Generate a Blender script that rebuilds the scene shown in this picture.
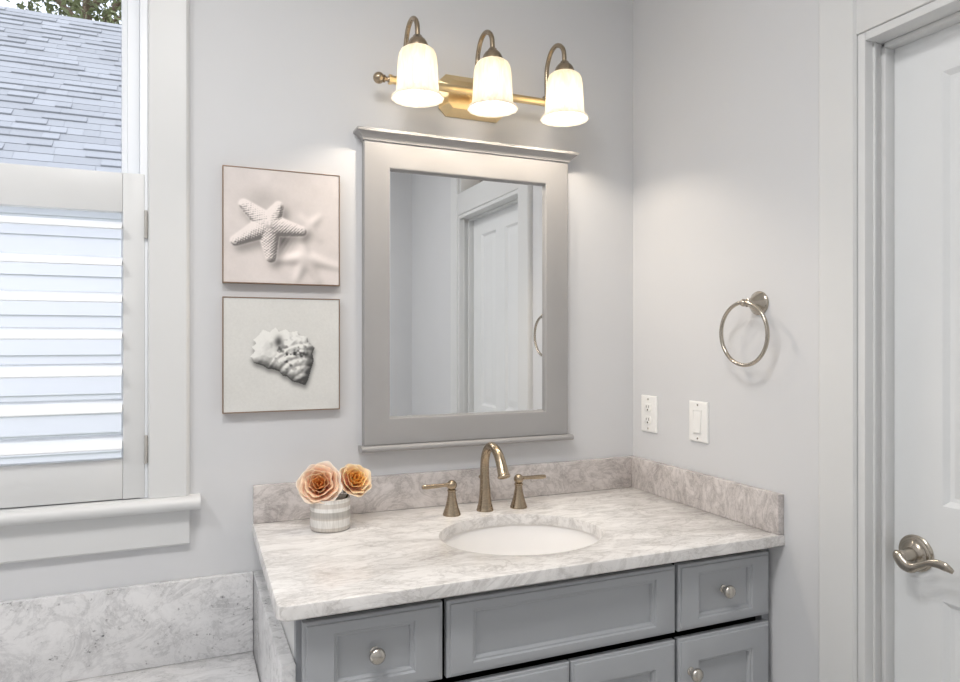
import bpy, bmesh, math, random
import numpy as np
from mathutils import Vector, Matrix

C = bpy.context.scene.collection
SC = bpy.context.scene
for o in list(bpy.data.objects):
    bpy.data.objects.remove(o)

# ------------------------------------------------------------------ camera
cam_d = bpy.data.cameras.new('camera')
cam_d.lens = 26.25
cam_d.sensor_width = 36.0
cam_d.shift_y = -1.0 / 960.0
cam_d.clip_start = 0.02
cam = bpy.data.objects.new('camera', cam_d)
cam.location = (-1.340, -1.894, 1.36)
cam.rotation_euler = (math.radians(90), 0, math.radians(-22.95))
C.objects.link(cam)
SC.camera = cam

# ------------------------------------------------------------------ sky, exposure
SKY = 0.60
W = bpy.data.worlds.new('sky')
SC.world = W
W.use_nodes = True
wn = W.node_tree.nodes
bgn = wn['Background']
sky = wn.new('ShaderNodeTexSky')
sky.sky_type = 'NISHITA'
sky.sun_disc = False
sky.sun_elevation = math.radians(52)
sky.sun_rotation = math.radians(200)
sky.dust_density = 2.0
sky.ozone_density = 1.5
hz_ = wn.new('ShaderNodeMix')
hz_.data_type = 'RGBA'
hz_.inputs[0].default_value = 0.72
hz_.inputs[7].default_value = (2.85, 2.85, 2.9, 1)      # thin bright overcast over the blue
W.node_tree.links.new(sky.outputs[0], hz_.inputs[6])
W.node_tree.links.new(hz_.outputs[2], bgn.inputs[0])
bgn.inputs[1].default_value = SKY

SC.view_settings.view_transform = 'Standard'
SC.view_settings.look = 'None'
SC.view_settings.gamma = 1.0
SC.view_settings.use_curve_mapping = False
SC.view_settings.exposure = 0.09

BULB_WATT = 5.4
CEILING_FILL_WATT = 13.5
try:
    SC.cycles.use_denoising = True
    SC.cycles.max_bounces = 12
    SC.cycles.diffuse_bounces = 6
    SC.cycles.sample_clamp_indirect = 6.0
except Exception:
    pass

# ------------------------------------------------------------------ materials
def lin(r, g=None, b=None):
    if g is None:
        g = b = r
    f = lambda v: (v / 12.92 if v <= 0.04045 else ((v + 0.055) / 1.055) ** 2.4)
    return tuple(f(v / 255.0) for v in (r, g, b))

class NT:
    def __init__(self, name):
        self.m = bpy.data.materials.new(name)
        self.m.use_nodes = True
        self.t = self.m.node_tree
        self.p = self.t.nodes['Principled BSDF']
        self.out = self.t.nodes['Material Output']
    def n(self, typ, **kw):
        nd = self.t.nodes.new(typ)
        for k, v in kw.items():
            if k in nd.inputs:
                nd.inputs[k].default_value = v
            else:
                setattr(nd, k, v)
        return nd
    def l(self, a, b):
        self.t.links.new(a, b)
    def ramp(self, fac, stops, interp='LINEAR'):
        r = self.n('ShaderNodeValToRGB')
        r.color_ramp.interpolation = interp
        els = r.color_ramp.elements
        while len(els) < len(stops):
            els.new(0.5)
        for e, (p, c) in zip(els, stops):
            e.position = p
            e.color = (*c, 1) if len(c) == 3 else c
        self.l(fac, r.inputs[0])
        return r.outputs[0]
    def mix(self, fac, a, b, mode='MIX'):
        x = self.n('ShaderNodeMix', data_type='RGBA', blend_type=mode)
        for sock, v in ((x.inputs[0], fac), (x.inputs[6], a), (x.inputs[7], b)):
            if isinstance(v, bpy.types.NodeSocket):
                self.l(v, sock)
            else:
                sock.default_value = v if not isinstance(v, tuple) else (*v, 1)[:4]
        return x.outputs[2]

def paint(name, rgb, rough=0.5, var=0.03, scale=6.0, bump=0.0, bscale=200.0, spec=0.5, coat=0.0):
    k = NT(name)
    tc = k.n('ShaderNodeTexCoord')
    nz = k.n('ShaderNodeTexNoise', Scale=scale, Detail=4.0)
    k.l(tc.outputs['Object'], nz.inputs['Vector'])
    c = lin(*rgb)
    col = k.ramp(nz.outputs[0], [(0.3, tuple(v * (1 - var) for v in c)), (0.7, tuple(min(1, v * (1 + var)) for v in c))])
    k.l(col, k.p.inputs['Base Color'])
    k.p.inputs['Roughness'].default_value = rough
    k.p.inputs['Specular IOR Level'].default_value = spec
    k.p.inputs['Coat Weight'].default_value = coat
    if bump:
        n2 = k.n('ShaderNodeTexNoise', Scale=bscale, Detail=2.0)
        k.l(tc.outputs['Object'], n2.inputs['Vector'])
        b = k.n('ShaderNodeBump', Strength=bump, Distance=0.002)
        k.l(n2.outputs[0], b.inputs['Height'])
        k.l(b.outputs[0], k.p.inputs['Normal'])
    return k.m

def metal(name, rgb, rough=0.3, brushed=True):
    k = NT(name)
    k.p.inputs['Metallic'].default_value = 1.0
    tc = k.n('ShaderNodeTexCoord')
    mp = k.n('ShaderNodeMapping')
    mp.inputs['Scale'].default_value = (20, 20, 260)
    k.l(tc.outputs['Object'], mp.inputs[0])
    nz = k.n('ShaderNodeTexNoise', Scale=4.0, Detail=3.0)
    k.l(mp.outputs[0], nz.inputs['Vector'])
    c = lin(*rgb)
    k.l(k.ramp(nz.outputs[0], [(0.3, tuple(v * 0.97 for v in c)), (0.7, tuple(min(1, v * 1.03) for v in c))]), k.p.inputs['Base Color'])
    r = k.n('ShaderNodeMapRange')
    r.inputs[3].default_value = rough * 0.8
    r.inputs[4].default_value = rough * 1.2
    k.l(nz.outputs[0], r.inputs[0])
    k.l(r.outputs[0], k.p.inputs['Roughness'])
    return k.m

def marble(name, base, vein, scale=1.0, strength=0.7, rough=0.18, speck=0.35, rot=(0.3, 0.5, 0.7), an=(2.4, 1.4)):
    k = NT(name)
    geo = k.n('ShaderNodeTexCoord')
    mp = k.n('ShaderNodeMapping')
    mp.inputs['Rotation'].default_value = rot
    mp.inputs['Scale'].default_value = (scale, scale * an[0], scale * an[1])
    k.l(geo.outputs['Object'], mp.inputs[0])
    # broad clouds
    n0 = k.n('ShaderNodeTexNoise', Scale=3.5, Detail=6.0, Roughness=0.62, Distortion=0.6)
    k.l(mp.outputs[0], n0.inputs['Vector'])
    cloud = k.ramp(n0.outputs[0], [(0.36, (0, 0, 0)), (0.68, (1, 1, 1))])
    # thin veins
    n1 = k.n('ShaderNodeTexNoise', Scale=2.6, Detail=9.0, Roughness=0.66, Distortion=1.4)
    k.l(mp.outputs[0], n1.inputs['Vector'])
    vn = k.ramp(n1.outputs[0], [(0.455, (0, 0, 0)), (0.497, (1, 1, 1)), (0.503, (1, 1, 1)), (0.545, (0, 0, 0))])
    n2 = k.n('ShaderNodeTexNoise', Scale=7.0, Detail=8.0, Roughness=0.7, Distortion=1.0)
    k.l(mp.outputs[0], n2.inputs['Vector'])
    vn2 = k.ramp(n2.outputs[0], [(0.47, (0, 0, 0)), (0.5, (1, 1, 1)), (0.53, (0, 0, 0))])
    # dark specks
    n3 = k.n('ShaderNodeTexNoise', Scale=26.0, Detail=5.0, Roughness=0.65)
    k.l(mp.outputs[0], n3.inputs['Vector'])
    sp = k.ramp(n3.outputs[0], [(0.60, (0, 0, 0)), (0.72, (1, 1, 1))])
    b, v = lin(*base), lin(*vein)
    soft = tuple(x * 0.62 + y * 0.38 for x, y in zip(b, v))
    def scaled(sock, f, mask=None):
        m = k.n('ShaderNodeMath', operation='MULTIPLY')
        k.l(sock, m.inputs[0])
        m.inputs[1].default_value = f
        if mask is None:
            return m.outputs[0]
        m2 = k.n('ShaderNodeMath', operation='MULTIPLY')
        k.l(m.outputs[0], m2.inputs[0])
        k.l(mask, m2.inputs[1])
        return m2.outputs[0]
    c = k.mix(scaled(cloud, strength), b, soft)
    c = k.mix(scaled(vn, strength * 0.75, n0.outputs[0]), c, v)
    c = k.mix(scaled(vn2, strength * 0.55, cloud), c, v)
    c = k.mix(scaled(sp, speck, cloud), c, tuple(x * 0.6 for x in v))
    k.l(c, k.p.inputs['Base Color'])
    k.p.inputs['Roughness'].default_value = rough
    return k.m

M = {}
M['wall'] = paint('wall_paint', (213, 214, 216), 0.75, 0.012, 3.0, 0.05, 300.0, spec=0.25)
M['ceiling'] = paint('ceiling_paint', (235, 235, 233), 0.8, 0.01)
M['floor'] = paint('floor_tile', (196, 194, 190), 0.35, 0.06)
M['trim'] = paint('trim_paint', (217, 218, 218), 0.38, 0.01, 4.0)
M['door'] = paint('door_paint', (226, 228, 229), 0.42, 0.01, 4.0)
M['vinyl'] = paint('window_vinyl', (243, 246, 250), 0.35, 0.01)
M['cabinet'] = paint('cabinet_paint', (175, 178, 182), 0.42, 0.015, 8.0)
M['carcass'] = paint('cabinet_frame_paint', (150, 153, 158), 0.45, 0.015, 8.0)
M['mframe'] = paint('mirror_frame_paint', (158, 157, 157), 0.42, 0.015, 8.0)
M['nickel'] = metal('brushed_nickel', (186, 178, 166), 0.22)
M['fnickel'] = metal('faucet_nickel', (172, 156, 134), 0.26)
M['knob'] = metal('satin_nickel_knob', (205, 200, 192), 0.22)
M['brass'] = metal('warm_brushed_brass', (236, 212, 166), 0.34)
M['copper'] = metal('copper_edge', (168, 146, 128), 0.42)
M['counter'] = marble('counter_marble', (238, 236, 234), (132, 126, 122), 2.0, 0.74, 0.2, 0.3, (0.1, 0.2, 0.75))
M['splash'] = marble('backsplash_marble', (218, 212, 209), (134, 127, 125), 3.2, 0.95, 0.25, 0.5, (0.4, 1.2, 0.3))
M['tub_marble'] = marble('tub_marble', (230, 230, 231), (104, 105, 110), 2.6, 0.55, 0.12, 1.7, (0.5, 0.9, 1.0), (1.25, 1.1))
M['porcelain'] = paint('white_porcelain', (240, 238, 236), 0.08, 0.005, coat=0.4)
M['plate'] = paint('white_plastic', (240, 240, 238), 0.3, 0.005)
M['hinge'] = paint('painted_hinge', (176, 174, 170), 0.4, 0.03)
M['dark'] = paint('dark_slot', (70, 66, 62), 0.6, 0.05)
M['gap'] = paint('dark_gap', (40, 40, 42), 0.8, 0.05)
M['siding'] = paint('white_siding', (208, 211, 218), 0.6, 0.01)
M['shingle'] = None
M['bark'] = paint('bark', (112, 98, 84), 0.9, 0.25, 20.0)
M['leaf'] = paint('tree_leaves', (104, 112, 76), 0.7, 0.4, 3.0)
M['stem'] = paint('rose_stem', (58, 62, 36), 0.6, 0.15)
M['toilet_wall'] = paint('brown_wall', (176, 162, 142), 0.7, 0.03)
M['stone_dark'] = paint('caulk', (170, 170, 172), 0.6, 0.02)

def mirror_mat():
    k = NT('mirror_silver')
    k.p.inputs['Metallic'].default_value = 1.0
    k.p.inputs['Roughness'].default_value = 0.0
    tc = k.n('ShaderNodeTexCoord')
    nz = k.n('ShaderNodeTexNoise', Scale=2.0)
    k.l(tc.outputs['Object'], nz.inputs['Vector'])
    k.l(k.ramp(nz.outputs[0], [(0.3, (0.92, 0.93, 0.935)), (0.7, (0.93, 0.94, 0.945))]), k.p.inputs['Base Color'])
    return k.m
M['mirror'] = mirror_mat()

def glass_mat():
    k = NT('window_glass')
    tr = k.n('ShaderNodeBsdfTransparent')
    gl = k.n('ShaderNodeBsdfGlossy')
    gl.inputs['Roughness'].default_value = 0.02
    fr = k.n('ShaderNodeFresnel')
    fr.inputs['IOR'].default_value = 1.25
    mx = k.n('ShaderNodeMixShader')
    k.l(fr.outputs[0], mx.inputs[0])
    k.l(tr.outputs[0], mx.inputs[1])
    k.l(gl.outputs[0], mx.inputs[2])
    k.l(mx.outputs[0], k.out.inputs['Surface'])
    return k.m
M['glass'] = glass_mat()

def shade_mat():
    k = NT('frosted_lamp_glass')
    tc = k.n('ShaderNodeTexCoord')
    mp = k.n('ShaderNodeMapping')
    mp.inputs['Scale'].default_value = (40, 40, 5)
    k.l(tc.outputs['Object'], mp.inputs[0])
    nz = k.n('ShaderNodeTexNoise', Scale=1.6, Detail=4.0, Distortion=2.0)
    k.l(mp.outputs[0], nz.inputs['Vector'])
    col = k.ramp(nz.outputs[0], [(0.35, (0.84, 0.80, 0.72)), (0.65, (0.97, 0.95, 0.90))])
    df = k.n('ShaderNodeBsdfDiffuse')
    tl = k.n('ShaderNodeBsdfTranslucent')
    gl = k.n('ShaderNodeBsdfGlossy')
    gl.inputs['Roughness'].default_value = 0.15
    k.l(col, df.inputs[0])
    k.l(col, tl.inputs[0])
    em = k.n('ShaderNodeEmission')
    k.l(k.ramp(nz.outputs[0], [(0.35, (1.0, 0.90, 0.72)), (0.65, (1.0, 0.95, 0.84))]), em.inputs[0])
    em.inputs[1].default_value = 0.06
    a = k.n('ShaderNodeMixShader')
    a.inputs[0].default_value = 0.72
    k.l(df.outputs[0], a.inputs[1])
    k.l(tl.outputs[0], a.inputs[2])
    b = k.n('ShaderNodeMixShader')
    b.inputs[0].default_value = 0.06
    k.l(a.outputs[0], b.inputs[1])
    k.l(gl.outputs[0], b.inputs[2])
    ad = k.n('ShaderNodeAddShader')
    k.l(b.outputs[0], ad.inputs[0])
    k.l(em.outputs[0], ad.inputs[1])
    k.l(ad.outputs[0], k.out.inputs['Surface'])
    return k.m
M['shade'] = shade_mat()

def emit_mat(name, rgb, s):
    k = NT(name)
    k.p.inputs['Base Color'].default_value = (*rgb, 1)
    k.p.inputs['Emission Color'].default_value = (*rgb, 1)
    k.p.inputs['Emission Strength'].default_value = s
    return k.m
M['bulb'] = emit_mat('lit_bulb', (1.0, 0.86, 0.66), 3.0)
M['fill_diffuser'] = emit_mat('added_ceiling_diffuser', (1.0, 0.97, 0.94), 5.0)

def attr_mat(name, rough=0.6, sss=0.0):
    k = NT(name)
    a = k.n('ShaderNodeAttribute', attribute_name='Col')
    tc = k.n('ShaderNodeTexCoord')
    nz = k.n('ShaderNodeTexNoise', Scale=140.0, Detail=2.0)
    k.l(tc.outputs['Object'], nz.inputs['Vector'])
    g = k.ramp(nz.outputs[0], [(0.3, (0.97, 0.97, 0.97)), (0.7, (1, 1, 1))])
    k.l(k.mix(1.0, a.outputs['Color'], g, 'MULTIPLY'), k.p.inputs['Base Color'])
    k.p.inputs['Roughness'].default_value = rough
    if sss:
        k.p.inputs['Subsurface Weight'].default_value = sss
        k.p.inputs['Subsurface Radius'].default_value = (0.006, 0.003, 0.002)
        k.p.inputs['Subsurface Scale'].default_value = 1.0
    return k.m
M['print'] = attr_mat('photo_print', 0.55)
M['petal'] = attr_mat('rose_petal', 0.6, 0.25)
M['shingle'] = attr_mat('asphalt_shingle', 0.9)

def vase_mat():
    k = NT('striped_stoneware')
    tc = k.n('ShaderNodeTexCoord')
    sp = k.n('ShaderNodeSeparateXYZ')
    k.l(tc.outputs['Object'], sp.inputs[0])
    mr = k.n('ShaderNodeMapRange')
    mr.inputs[2].default_value = 0.08
    k.l(sp.outputs[2], mr.inputs[0])
    a, b, c = lin(214, 208, 200), lin(238, 236, 232), lin(188, 184, 178)
    bands = k.ramp(mr.outputs[0], [(0.0, c), (0.05, a), (0.13, a), (0.15, b), (0.36, b), (0.38, a), (0.46, c), (0.60, c), (0.62, b),
                                  (0.72, b), (0.74, a), (0.86, a), (0.88, b), (1.0, a)], 'LINEAR')
    mp = k.n('ShaderNodeMapping')
    mp.inputs['Scale'].default_value = (260, 260, 30)
    k.l(tc.outputs['Object'], mp.inputs[0])
    nz = k.n('ShaderNodeTexNoise', Scale=1.0, Detail=3.0)
    k.l(mp.outputs[0], nz.inputs['Vector'])
    tint = k.ramp(nz.outputs[0], [(0.35, (0.80, 0.79, 0.78)), (0.6, (1, 1, 1))])
    k.l(k.mix(0.8, bands, tint, 'MULTIPLY'), k.p.inputs['Base Color'])
    bp = k.n('ShaderNodeBump', Strength=0.5, Distance=0.002)
    k.l(nz.outputs[0], bp.inputs['Height'])
    k.l(bp.outputs[0], k.p.inputs['Normal'])
    k.p.inputs['Roughness'].default_value = 0.55
    return k.m
M['vase'] = vase_mat()

# ------------------------------------------------------------------ mesh helpers (world coordinates in, local out)
WLOC = {}
class MB:
    """collects shapes in one bmesh; build() links them as ONE object"""
    def __init__(self):
        self.bm = bmesh.new()
    def box(self, x0, x1, y0, y1, z0, z1, bev=0.0, seg=2):
        bm = bmesh.new()
        r = bmesh.ops.create_cube(bm, size=1.0)
        for v in r['verts']:
            v.co = Vector(((x0 + x1) / 2 + v.co.x * (x1 - x0), (y0 + y1) / 2 + v.co.y * (y1 - y0), (z0 + z1) / 2 + v.co.z * (z1 - z0)))
        if bev:
            bmesh.ops.bevel(bm, geom=list(bm.edges), offset=bev, segments=seg, affect='EDGES', profile=0.5)
        self.merge(bm)
        return self
    def merge(self, bm):
        me = bpy.data.meshes.new('tmp')
        bm.to_mesh(me)
        bm.free()
        self.bm.from_mesh(me)
        bpy.data.meshes.remove(me)
    def loops(self, loops, close=True, cap0=True, cap1=True):
        rows = [[self.bm.verts.new(p) for p in L] for L in loops]
        n = len(rows[0])
        for a, b in zip(rows, rows[1:]):
            for i in range(n if close else n - 1):
                j = (i + 1) % n
                self.bm.faces.new((a[i], a[j], b[j], b[i]))
        if cap0 and n > 2:
            self.bm.faces.new(list(reversed(rows[0])))
        if cap1 and n > 2:
            self.bm.faces.new(rows[-1])
        return self
    def ring_loops(self, loops):
        """closed torus-like skin through the loops"""
        rows = [[self.bm.verts.new(p) for p in L] for L in loops]
        n = len(rows[0])
        for k in range(len(rows)):
            a, b = rows[k], rows[(k + 1) % len(rows)]
            for i in range(n):
                j = (i + 1) % n
                self.bm.faces.new((a[i], a[j], b[j], b[i]))
        return self
    def tube(self, pts, rad, seg=14, sub=4, flat=None):
        """smooth tube through pts; rad scalar or list; flat = (normal, factor) squashes it along the normal"""
        pts = [Vector(p) for p in pts]
        rr = rad if isinstance(rad, (list, tuple)) else [rad] * len(pts)
        P, R = [], []
        n = len(pts)
        for i in range(n - 1):
            p0, p1, p2, p3 = pts[max(i - 1, 0)], pts[i], pts[i + 1], pts[min(i + 2, n - 1)]
            for s in range(sub):
                t = s / sub
                P.append(0.5 * ((2 * p1) + (p2 - p0) * t + (2 * p0 - 5 * p1 + 4 * p2 - p3) * t * t + (3 * p1 - p0 - 3 * p2 + p3) * t ** 3))
                R.append(rr[i] * (1 - t) + rr[i + 1] * t)
        P.append(pts[-1]); R.append(rr[-1])
        T = [(P[min(i + 1, len(P) - 1)] - P[max(i - 1, 0)]).normalized() for i in range(len(P))]
        up = Vector((0, 0, 1)) if abs(T[0].z) < 0.9 else Vector((1, 0, 0))
        nrm = (up - T[0] * up.dot(T[0])).normalized()
        loops = []
        for i in range(len(P)):
            nrm = (nrm - T[i] * nrm.dot(T[i])).normalized()
            bi = T[i].cross(nrm)
            L = []
            for k in range(seg):
                a = 2 * math.pi * k / seg
                d = nrm * math.cos(a) * R[i] + bi * math.sin(a) * R[i]
                if flat:
                    f = Vector(flat[0])
                    d = d - f * d.dot(f) * (1 - flat[1])
                L.append(P[i] + d)
            loops.append(L)
        return self.loops(loops)
    def lathe(self, prof, origin=(0, 0, 0), axis='Z', seg=40, M4=None, cap0=True, cap1=True, ripple=None):
        """prof = [(radius, height)] along the axis"""
        o = Vector(origin)
        loops = []
        for r, h in prof:
            L = []
            for k in range(seg):
                a = 2 * math.pi * k / seg
                rr = max(r, 1e-5)
                if ripple:
                    rr *= 1 + ripple(a, h)
                x, y = rr * math.cos(a), rr * math.sin(a)
                if M4 is not None:
                    p = M4 @ Vector((x, y, h))
                elif axis == 'Z':
                    p = Vector((x, y, h))
                elif axis == 'X':
                    p = Vector((h, x, y))
                else:
                    p = Vector((y, h, x))
                L.append(o + p)
            loops.append(L)
        return self.loops(loops, True, cap0, cap1)
    def nest(self, f, u0, u1, v0, v1, steps):
        """nested rectangles: steps = (inset_u, inset_v, depth); f(u, v, d) gives the point"""
        loops = []
        for iu, iv, d in steps:
            loops.append([f(u0 + iu, v0 + iv, d), f(u1 - iu, v0 + iv, d), f(u1 - iu, v1 - iv, d), f(u0 + iu, v1 - iv, d)])
        return self.loops(loops)
    def extrude(self, prof, f, a, b):
        """profile [(p, q)] swept from a to b; f(t, p, q) gives the point"""
        return self.loops([[f(a, p, q) for p, q in prof], [f(b, p, q) for p, q in prof]])
    def sphere(self, c, r, seg=20, rings=12, sc=(1, 1, 1)):
        prof = [(r * math.sin(math.pi * i / rings), -r * math.cos(math.pi * i / rings)) for i in range(rings + 1)]
        loops = []
        for pr, h in prof:
            loops.append([(c[0] + sc[0] * max(pr, 1e-5) * math.cos(2 * math.pi * k / seg), c[1] + sc[1] * max(pr, 1e-5) * math.sin(2 * math.pi * k / seg), c[2] + sc[2] * h) for k in range(seg)])
        return self.loops(loops)
    def build(self, name, mat, parent=None, smooth=True, origin=None, angle=35):
        me = bpy.data.meshes.new(name)
        bmesh.ops.recalc_face_normals(self.bm, faces=self.bm.faces)
        if parent is not None:
            off = WLOC[parent.name]
            if parent.type == 'MESH' and origin is not None:
                off = Vector(origin)
        else:
            co = [v.co for v in self.bm.verts]
            off = Vector(origin) if origin is not None else Vector(((min(c.x for c in co) + max(c.x for c in co)) / 2,
                         (min(c.y for c in co) + max(c.y for c in co)) / 2, min(c.z for c in co)))
        bmesh.ops.translate(self.bm, verts=self.bm.verts, vec=-off)
        self.bm.to_mesh(me)
        self.bm.free()
        o = bpy.data.objects.new(name, me)
        C.objects.link(o)
        me.materials.append(M[mat] if isinstance(mat, str) else mat)
        if smooth:
            for p in me.polygons:
                p.use_smooth = True
            me.set_sharp_from_angle(angle=math.radians(angle))
        if parent is not None:
            o.parent = parent
            WLOC[o.name] = WLOC[parent.name].copy()
        else:
            o.location = off
            WLOC[o.name] = off.copy()
        return o

def tag(o, label, cat, group=None, kind=None):
    o['label'] = label
    o['category'] = cat
    if group:
        o['group'] = group
    if kind:
        o['kind'] = kind
    return o

def thing(name, label, cat, loc=(0, 0, 0), group=None):
    o = bpy.data.objects.new(name, None)
    o.empty_display_size = 0.05
    C.objects.link(o)
    o.location = loc
    WLOC[o.name] = Vector(loc)
    return tag(o, label, cat, group)

def struct(name, mb, mat, parent=None, **kw):
    o = mb.build(name, mat, parent, **kw)
    if parent is None:
        o['kind'] = 'structure'
    return o

# ------------------------------------------------------------------ room shell
XL, YB, ZC = -3.0, -2.41, 2.74
T = 0.12
WX0, WX1, WZ0, WZ1 = -2.22, -1.42, 0.942, 2.46      # window opening
DY0, DY1, DZ1, TZ0, TZ1 = -1.56, -0.829, 2.012, 2.125, 2.50   # door opening and the transom above it

struct('floor', MB().box(XL - T, T, YB - T, T, -0.1, 0.0), 'floor', smooth=False)
struct('ceiling', MB().box(XL - T, T, YB - T, T, ZC, ZC + 0.1), 'ceiling', smooth=False)
w = MB()
w.box(XL - T, WX0, 0, T, 0, ZC).box(WX1, T, 0, T, 0, ZC).box(WX0, WX1, 0, T, 0, WZ0).box(WX0, WX1, 0, T, WZ1, ZC)
struct('wall_back', w, 'wall', smooth=False)
w = MB()
w.box(0, T, DY1, 0, 0, ZC).box(0, T, YB - T, DY0, 0, ZC).box(0, T, DY0, DY1, TZ1, ZC)
struct('wall_right', w, 'wall', smooth=False)
struct('wall_left', MB().box(XL - T, XL, YB - T, 0, 0, ZC), 'wall', smooth=False)
struct('wall_front', MB().box(XL, 0, YB - T, YB, 0, ZC), 'wall', smooth=False)
# closet behind the door, seen only through the transom
w = MB()
w.box(1.0, 1.1, -1.9, -0.5, 0, ZC).box(T, 1.1, -1.9, -1.8, 0, ZC).box(T, 1.1, -0.6, -0.5, 0, ZC).box(T, 1.1, -1.9, -0.5, ZC, ZC + 0.1).box(T, 1.1, -1.9, -0.5, -0.1, 0)
struct('wall_closet', w, 'toilet_wall', smooth=False)

ld = bpy.data.lights.new('added_closet_fill', 'POINT')  # unseen light added to brighten the closet wall behind the transom
ld.energy = 9.0
ld.color = (1.0, 0.88, 0.74)
ld.shadow_soft_size = 0.08
lo_ = bpy.data.objects.new('added_closet_fill', ld)
lo_.location = (0.45, -1.2, 2.62)
C.objects.link(lo_)

# ------------------------------------------------------------------ window: casing, stool, apron, sash
def casing_prof(wd, th=0.019):
    return [(0, 0), (0, th * 0.72), (0.004, th), (wd - 0.008, th), (wd - 0.003, th * 0.8), (wd, th * 0.55), (wd, 0)]
c = MB()
fz = lambda x0, sgn: (lambda t, p, q: (x0 + sgn * p, -q, t))
c.extrude(casing_prof(0.0937), fz(WX1, 1), 0.9755, WZ1)
c.extrude(casing_prof(0.0937), fz(WX0, -1), 0.9755, WZ1)
c.extrude(casing_prof(0.0937), lambda t, p, q: (t, -q, WZ1 + p), WX0 - 0.094, WX1 + 0.094)
win = struct('window_1', c, 'trim')
s = MB()
r = 0.0162
sp = [(0.118, 0.9425), (0.118, 0.9749)] + [(-0.032 - r * math.sin(a), 0.9587 + r * math.cos(a)) for a in [math.pi * k / 8 for k in range(9)]]
s.extrude(sp, lambda t, p, q: (t, p, q), WX0 - 0.12, WX1 + 0.1185)
s.build('window_sill', 'trim', win)
a_ = MB()
a_.extrude([(0, 0.8530), (-0.012, 0.8530), (-0.017, 0.858), (-0.017, 0.9424), (0, 0.9424)], lambda t, p, q: (t, p, q), WX0 - 0.0937, WX1 + 0.0936)
a_.build('window_apron', 'trim', win)
# white lining of the opening
j = MB()
j.box(-1.4375, -1.4202, -0.009, 0.12, 0.9755, WZ1 - 0.018, 0.002)
j.box(WX0 + 0.0002, WX0 + 0.0175, 0.001, 0.12, 0.9755, WZ1 - 0.018, 0.002)
j.box(WX0 + 0.0002, WX1 - 0.0002, 0.001, 0.12, WZ1 - 0.018, WZ1 - 0.0002, 0.002)
j.build('window_jamb', 'vinyl', win)
# sash: stiles and rails with a stepped glazing bead
sx0, sx1, sz0, sz1 = WX0 + 0.0205, -1.4405, 0.976, WZ1 - 0.0185
s = MB()
st = [(0, 0, 0.0), (0, 0, 0.045), (0.003, 0.003, 0.048), (0.028, 0.028, 0.048), (0.031, 0.031, 0.042), (0.042, 0.042, 0.038), (0.045, 0.045, 0.016), (0.045, 0.045, 0.0)]
f = lambda u, v, d: (u, 0.118 - d, v)
lo = []
for iu, iv, d in st:
    lo.append([f(sx0 + iu, sz0 + iv, d), f(sx1 - iu, sz0 + iv, d), f(sx1 - iu, sz1 - iv, d), f(sx0 + iu, sz1 - iv, d)])
s.ring_loops(lo)
s.build('window_sash', 'vinyl', win)
MB().box(sx0 + 0.0455, sx1 - 0.0455, 0.099, 0.103, sz0 + 0.0455, sz1 - 0.0455).build('window_pane', 'glass', win, smooth=False)

# ------------------------------------------------------------------ plantation shutter over the lower window
sh = thing('window_shutter', 'white plantation shutter with open tilted louvers covering the lower half of the window', 'shutter', (-1.82, 0.0, 0.984))
PX0, PX1, PZ0, PZ1 = WX0 + 0.008, -1.4270, 0.9775, 1.7625
SY0, SY1 = -0.012, 0.018
MB().box(PX1 - 0.0475, PX1, SY0, SY1, PZ0, PZ1, 0.0025).build('stile', 'trim', sh)
MB().box(PX0, PX0 + 0.0475, SY0, SY1, PZ0, PZ1, 0.0025).build('stile', 'trim', sh)
MB().box(PX0 + 0.0475, PX1 - 0.0475, SY0 + 0.001, SY1 - 0.001, 1.6675, PZ1 - 0.0003, 0.003).build('top_rail', 'trim', sh)
MB().box(PX0 + 0.0475, PX1 - 0.0475, SY0 + 0.001, SY1 - 0.001, PZ0 + 0.0003, 1.0745, 0.003).build('bottom_rail', 'trim', sh)
lx0, lx1 = PX0 + 0.0482, PX1 - 0.0482
tilt = math.radians(16)
for i in range(7):
    zf = 1.104 + i * 0.0869
    L = []
    n = 28
    wd, th = 0.0445, 0.0062
    cy, cz = 0.003 + wd * math.cos(tilt) - 0.044, zf + 0.004 + wd * math.sin(tilt)
    cy = 0.003
    cz = zf + 0.004 + wd * math.sin(tilt) * 0.55
    prof = []
    for k in range(n):
        a = 2 * math.pi * k / n
        u = wd * math.cos(a)
        v = th * math.copysign(abs(math.sin(a)) ** 0.75, math.sin(a))
        # front (u = -wd) hangs lower
        prof.append((cy + u * math.cos(tilt) - v * math.sin(tilt), cz + u * math.sin(tilt) + v * math.cos(tilt)))
    MB().extrude(prof, lambda t, p, q: (t, p, q), lx0, lx1).build('louver', 'vinyl', sh)
for hz in (1.64, 1.095):
    h = MB()
    h.box(-1.4284, -1.4204, -0.0155, -0.0095, hz - 0.033, hz + 0.033, 0.001)
    h.lathe([(0.0032, -0.034), (0.0036, -0.033), (0.0036, 0.033), (0.0032, 0.034)], (-1.4243, -0.0165, hz), 'Z', 12)
    h.build('hinge', 'hinge', sh)

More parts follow.
